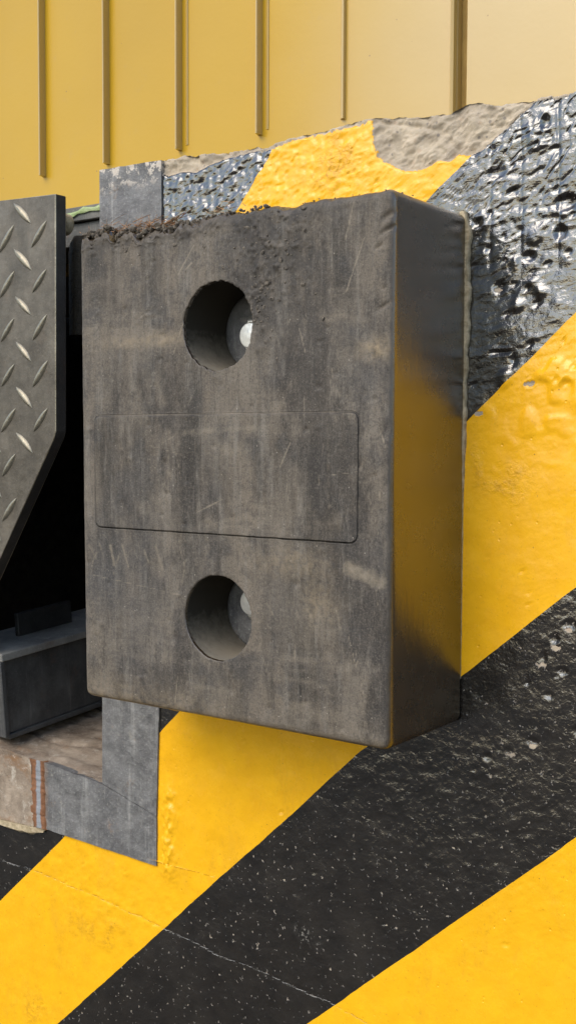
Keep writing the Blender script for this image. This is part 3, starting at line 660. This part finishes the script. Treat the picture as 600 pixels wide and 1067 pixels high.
def mort(bm):
    rings = []
    for i in range(60):
        xx = -.90+.485*i/59; z0 = np.interp(xx, [-.9, -.436, -.41], [-.510, -.4895, -.4905])
        wd = .010+.006*float(fbm(xx*40, 2., 3, 411)) if xx > -.53 else .010
        wd *= float(np.clip((-.413-xx)/.02, .1, 1))
        rings.append([bm.verts.new((xx, .004, z0+.002)), bm.verts.new((xx, -.0055, z0+.001)), bm.verts.new((xx, -.0060+.001*float(fbm(xx*90, 5., 3, 412)), z0-wd*.6)), bm.verts.new((xx, .004, z0-wd*1.25))])
    for a, b in zip(rings[:-1], rings[1:]):
        for i in range(3): bm.faces.new((a[i], a[i+1], b[i+1], b[i]))
link('mortar_bead', bm_mesh('mortar_bead', mort), M_SEAL, WALL, False, label='ragged pale mortar line under the rusted sill')

# ------------------------------------------------------------------ dock leveller
LV = thing('dock_leveller', 'steel dock leveller with hanging checker plate lip in the pit', 'dock leveller', (-.6, .1, -.4))
lip_pts = [(-1.25, .3400), (-.4362, .3285), (-.3345, .3250), (-.3372, .0385), (-.3405, .0300), (-.4433, -.1255), (-.62, -.395), (-1.25, -.395)]
LY = -.05
def lip(bm):
    prism(bm, lip_pts, LY, LY+.0175)
lo = link('lip_plate', bm_mesh('lip_plate', lip, .0013, 2), M_LIP, LV)
lo.data.materials.append(M_EDGE); lo.data.materials.append(M_LUG)
for p in lo.data.polygons:
    if abs(p.normal.y) < .2: p.material_index = 1
    elif abs(p.normal.y) < .95: p.material_index = 2
def lug(bm):                                                  # raised lens-shaped tread, long axis z
    K = 10; rings = []
    for i in range(K+1):
        t = -1+2*i/K; wd = .0050*max(.06, (1-t*t)**.8); hh = .0028*max(.03, (1-t*t)**.6)
        rings.append([bm.verts.new((a*wd, -b_*hh+(.0004 if b_ == 0 else 0), t*.0205)) for a, b_ in ((-1, 0), (-.55, .75), (0, 1), (.55, .75), (1, 0))])
    for a, b in zip(rings[:-1], rings[1:]):
        for i in range(4): bm.faces.new((a[i], a[i+1], b[i+1], b[i]))
lm = bm_mesh('lug', lug); lm.materials.append(M_LUG); lm.polygons.foreach_set('use_smooth', np.ones(len(lm.polygons), dtype=bool))
lv_loc = LV.location
def inside(px, pz, mg):
    if px > -.335-mg*.3 or pz > .325-mg: return False
    # below the chamfer
    if pz < .035: return px < -.339-(.035-pz)*.66-mg*1.1
    return True
rl = random.Random(9)
for ci in range(0, 9):
    cxl = -.3643-ci*.0297
    for ri in range(-9, 3):
        flip = ci % 2
        czl = .2797+ri*.0568+(.0285 if flip else 0)
        if inside(cxl, czl, .014) and czl > -.38:
            ob = bpy.data.objects.new('lug', lm); COL.objects.link(ob); ob.parent = lo
            ob.location = (cxl, LY-.0002, czl)
            ob.rotation_euler = (0, (-.84 if flip else .74)+rl.uniform(-.03, .03), 0)
            s_ = rl.uniform(.9, 1.06); ob.scale = (s_, 1, s_)
# half lugs cut by the right edge
def deck(bm):
    box(bm, -1.29, -.312, .052, 1.5, .316, .3345); box(bm, -1.2, -.312, .060, .070, .285, .3155)
link('deck_plate', bm_mesh('deck_plate', deck, .001, 1), M_GREYP, LV)
def smear(bm):
    pr = None
    for i in range(14):
        t = i/13; xx = -.452+.135*t; zc = .322+.011*t+.0015*math.sin(i*1.3); wd = .0030+.0012*math.sin(i*2.3)
        q = [bm.verts.new((xx, .0495, zc-wd)), bm.verts.new((xx, .0480, zc)), bm.verts.new((xx, .0495, zc+wd))]
        if pr:
            for k_ in range(2): bm.faces.new((pr[k_], pr[k_+1], q[k_+1], q[k_]))
        pr = q
link('paint_smear', bm_mesh('paint_smear', smear), M_GREEN, LV, True, label='pale green paint smear on the deck edge')
def knuckle(bm):
    prof = [(.0135, -.014), (.0155, -.0125), (.0155, .05)]
    for k_ in range(24): pass
    lathe(bm, [(.0135, -.002), (.0135, -.0125), (.0125, -.014), (.0065, -.014), (.0060, -.004)], 24, -.3665, .2985)
link('hinge_eye', bm_mesh('hinge_eye', knuckle), M_SEAL, LV, True, label='small round hinge eye beside the lip corner')
def pinbody(bm):
    lathe2 = []
    for zz, r_ in ((.16, .0165), (.262, .0165), (.275, .015), (.284, .010)):
        lathe2.append([bm.verts.new((-.352+r_*math.cos(t*.2618), .010+r_*math.sin(t*.2618), zz)) for t in range(24)])
    for a, b in zip(lathe2[:-1], lathe2[1:]):
        for t in range(24): bm.faces.new((a[t], a[(t+1) % 24], b[(t+1) % 24], b[t]))
    bm.faces.new(lathe2[-1])
link('hinge_pin', bm_mesh('hinge_pin', pinbody), plain('brown_grease', (.018, .013, .007), (.045, .033, .018), .6, 80), LV, True, label='brown greasy pin beside the lip')
def beam(bm): pass
BM_ = bpy.data.objects.new('side_beam', bm_mesh('side_beam', lambda bm: (box(bm, -.009, 0, 0, .285, .003, .106)), .001, 1)); 
BM_.data.materials.append(M_BEAM); COL.objects.link(BM_); BM_.parent = LV; BM_.location = Vector((-.500, .003, -.378))-LV.location; BM_.rotation_euler = (math.radians(4.5), 0, 0)
def subp(name, fn, mat, bev=.001, **kw):
    o = link(name, bm_mesh(name, fn, bev, 1), mat, BM_, False, local=True); o.location = (0, 0, 0); return tag(o, **kw)
M_FL = worn_steel('lit_flange_steel', (.24, .235, .22), (.40, .385, .35), (.45, .65), .2, .25)  # paler than the beam: light falling on the flange is put into its colour
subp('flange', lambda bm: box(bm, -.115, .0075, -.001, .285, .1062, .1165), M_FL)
subp('end_stiffener', lambda bm: box(bm, -.0085, .0065, -.0035, .0045, .0005, .1060), M_BEAM)
subp('bottom_flange', lambda bm: box(bm, -.06, .0045, .0048, .284, -.004, .0028), M_BEAM)
subp('stop_block', lambda bm: box(bm, -.064, -.056, .085, .190,    .1168, .150), M_EDGE)

# ------------------------------------------------------------------ pit
def st(name, fn, mat, bev=0): return tag(link(name, bm_mesh(name, fn, bev), mat), kind='structure')
st('pit_floor', lambda bm: box(bm, -1.3, -.209, .296, 1.5, -.52, -.50), M_PIT)
st('pit_wall', lambda bm: (box(bm, -1.3, -.209, 1.5, 1.54, -.52, .34), box(bm, -1.34, -1.3, 0, 1.54, -.95, .34), box(bm, -.2985, -.209, .012, 1.5, -.49, .338)), M_PIT)

# ------------------------------------------------------------------ ribbed door behind the dock edge
DR = thing('ribbed_door', 'sand yellow ribbed steel door standing behind the dock edge', 'door', (-.2, .3, .34))
def panel(x0, x1):
    def f(bm): box(bm, x0, x1, .300, .330, .302, 1.90)
    return f
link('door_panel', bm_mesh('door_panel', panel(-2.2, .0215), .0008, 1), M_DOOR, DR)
link('door_panel', bm_mesh('door_panel', panel(.0345, 2.0), .0008, 1), M_DOOR, DR, label='glossy panel right of the joint with pale glare in its colour')
def rib_fn(d_, w_, zb):
    def f(bm):
        pf = [(-w_*.5-.004, .0002), (-w_*.5, -d_*.75), (-w_*.5+.0012, -d_), (w_*.5-.0008, -d_), (w_*.5, -d_+.001), (w_*.5, .0002)]
        a = [bm.verts.new((p, q, zb)) for p, q in pf]; b = [bm.verts.new((p, q, 1.89)) for p, q in pf]
        bm.faces.new(a); bm.faces.new(b)
        for i in range(6): bm.faces.new((a[i], a[(i+1) % 6], b[(i+1) % 6], b[i]))
    return f
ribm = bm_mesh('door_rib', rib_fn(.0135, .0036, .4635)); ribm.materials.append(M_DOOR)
for xr_ in (-1.186, -1.037, -.888, -.7395, -.5936, -.4430, -.2925):
    o = bpy.data.objects.new('rib', ribm); COL.objects.link(o); o.parent = DR; o.location = Vector((xr_+.004, .2998, 0))-DR.location
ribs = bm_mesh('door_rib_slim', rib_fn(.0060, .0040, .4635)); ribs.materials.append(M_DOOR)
for xr_ in (-.1480, .19, .34, .49, .64):
    o = bpy.data.objects.new('rib', ribs); COL.objects.link(o); o.parent = DR; o.location = Vector((xr_, .2998, 0))-DR.location
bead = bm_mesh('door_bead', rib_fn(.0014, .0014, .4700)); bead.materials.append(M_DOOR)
for xr_ in (-.4255, -.2760):
    o = bpy.data.objects.new('bead', bead); COL.objects.link(o); o.parent = DR; o.location = Vector((xr_, .2998, 0))-DR.location
def joint(bm): box(bm, .0217, .0343, .3125, .3290, .302, 1.89)
link('panel_joint', bm_mesh('panel_joint', joint), plain('joint_brown', (.30, .19, .05), (.38, .25, .07), .6, 30, .0004), DR)
def jl(bm):
    pf = [(.0150, .2998), (.0165, .2900), (.0190, .2885), (.0214, .2900), (.0214, .2998)]
    a = [bm.verts.new((p, q, .304)) for p, q in pf]; b = [bm.verts.new((p, q, 1.89)) for p, q in pf]
    bm.faces.new(a); bm.faces.new(b)
    for i in range(5): bm.faces.new((a[i], a[(i+1) % 5], b[(i+1) % 5], b[i]))
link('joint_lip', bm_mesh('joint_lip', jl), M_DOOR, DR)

# ------------------------------------------------------------------ yard ground (out of frame, bounces light)
def gr(bm):
    vs = [bm.verts.new(p) for p in ((-150, -150, -.95), (150, -150, -.95), (150, 1.5, -.95), (-150, 1.5, -.95))]; bm.faces.new(vs)
st('ground', gr, M_GROUND)
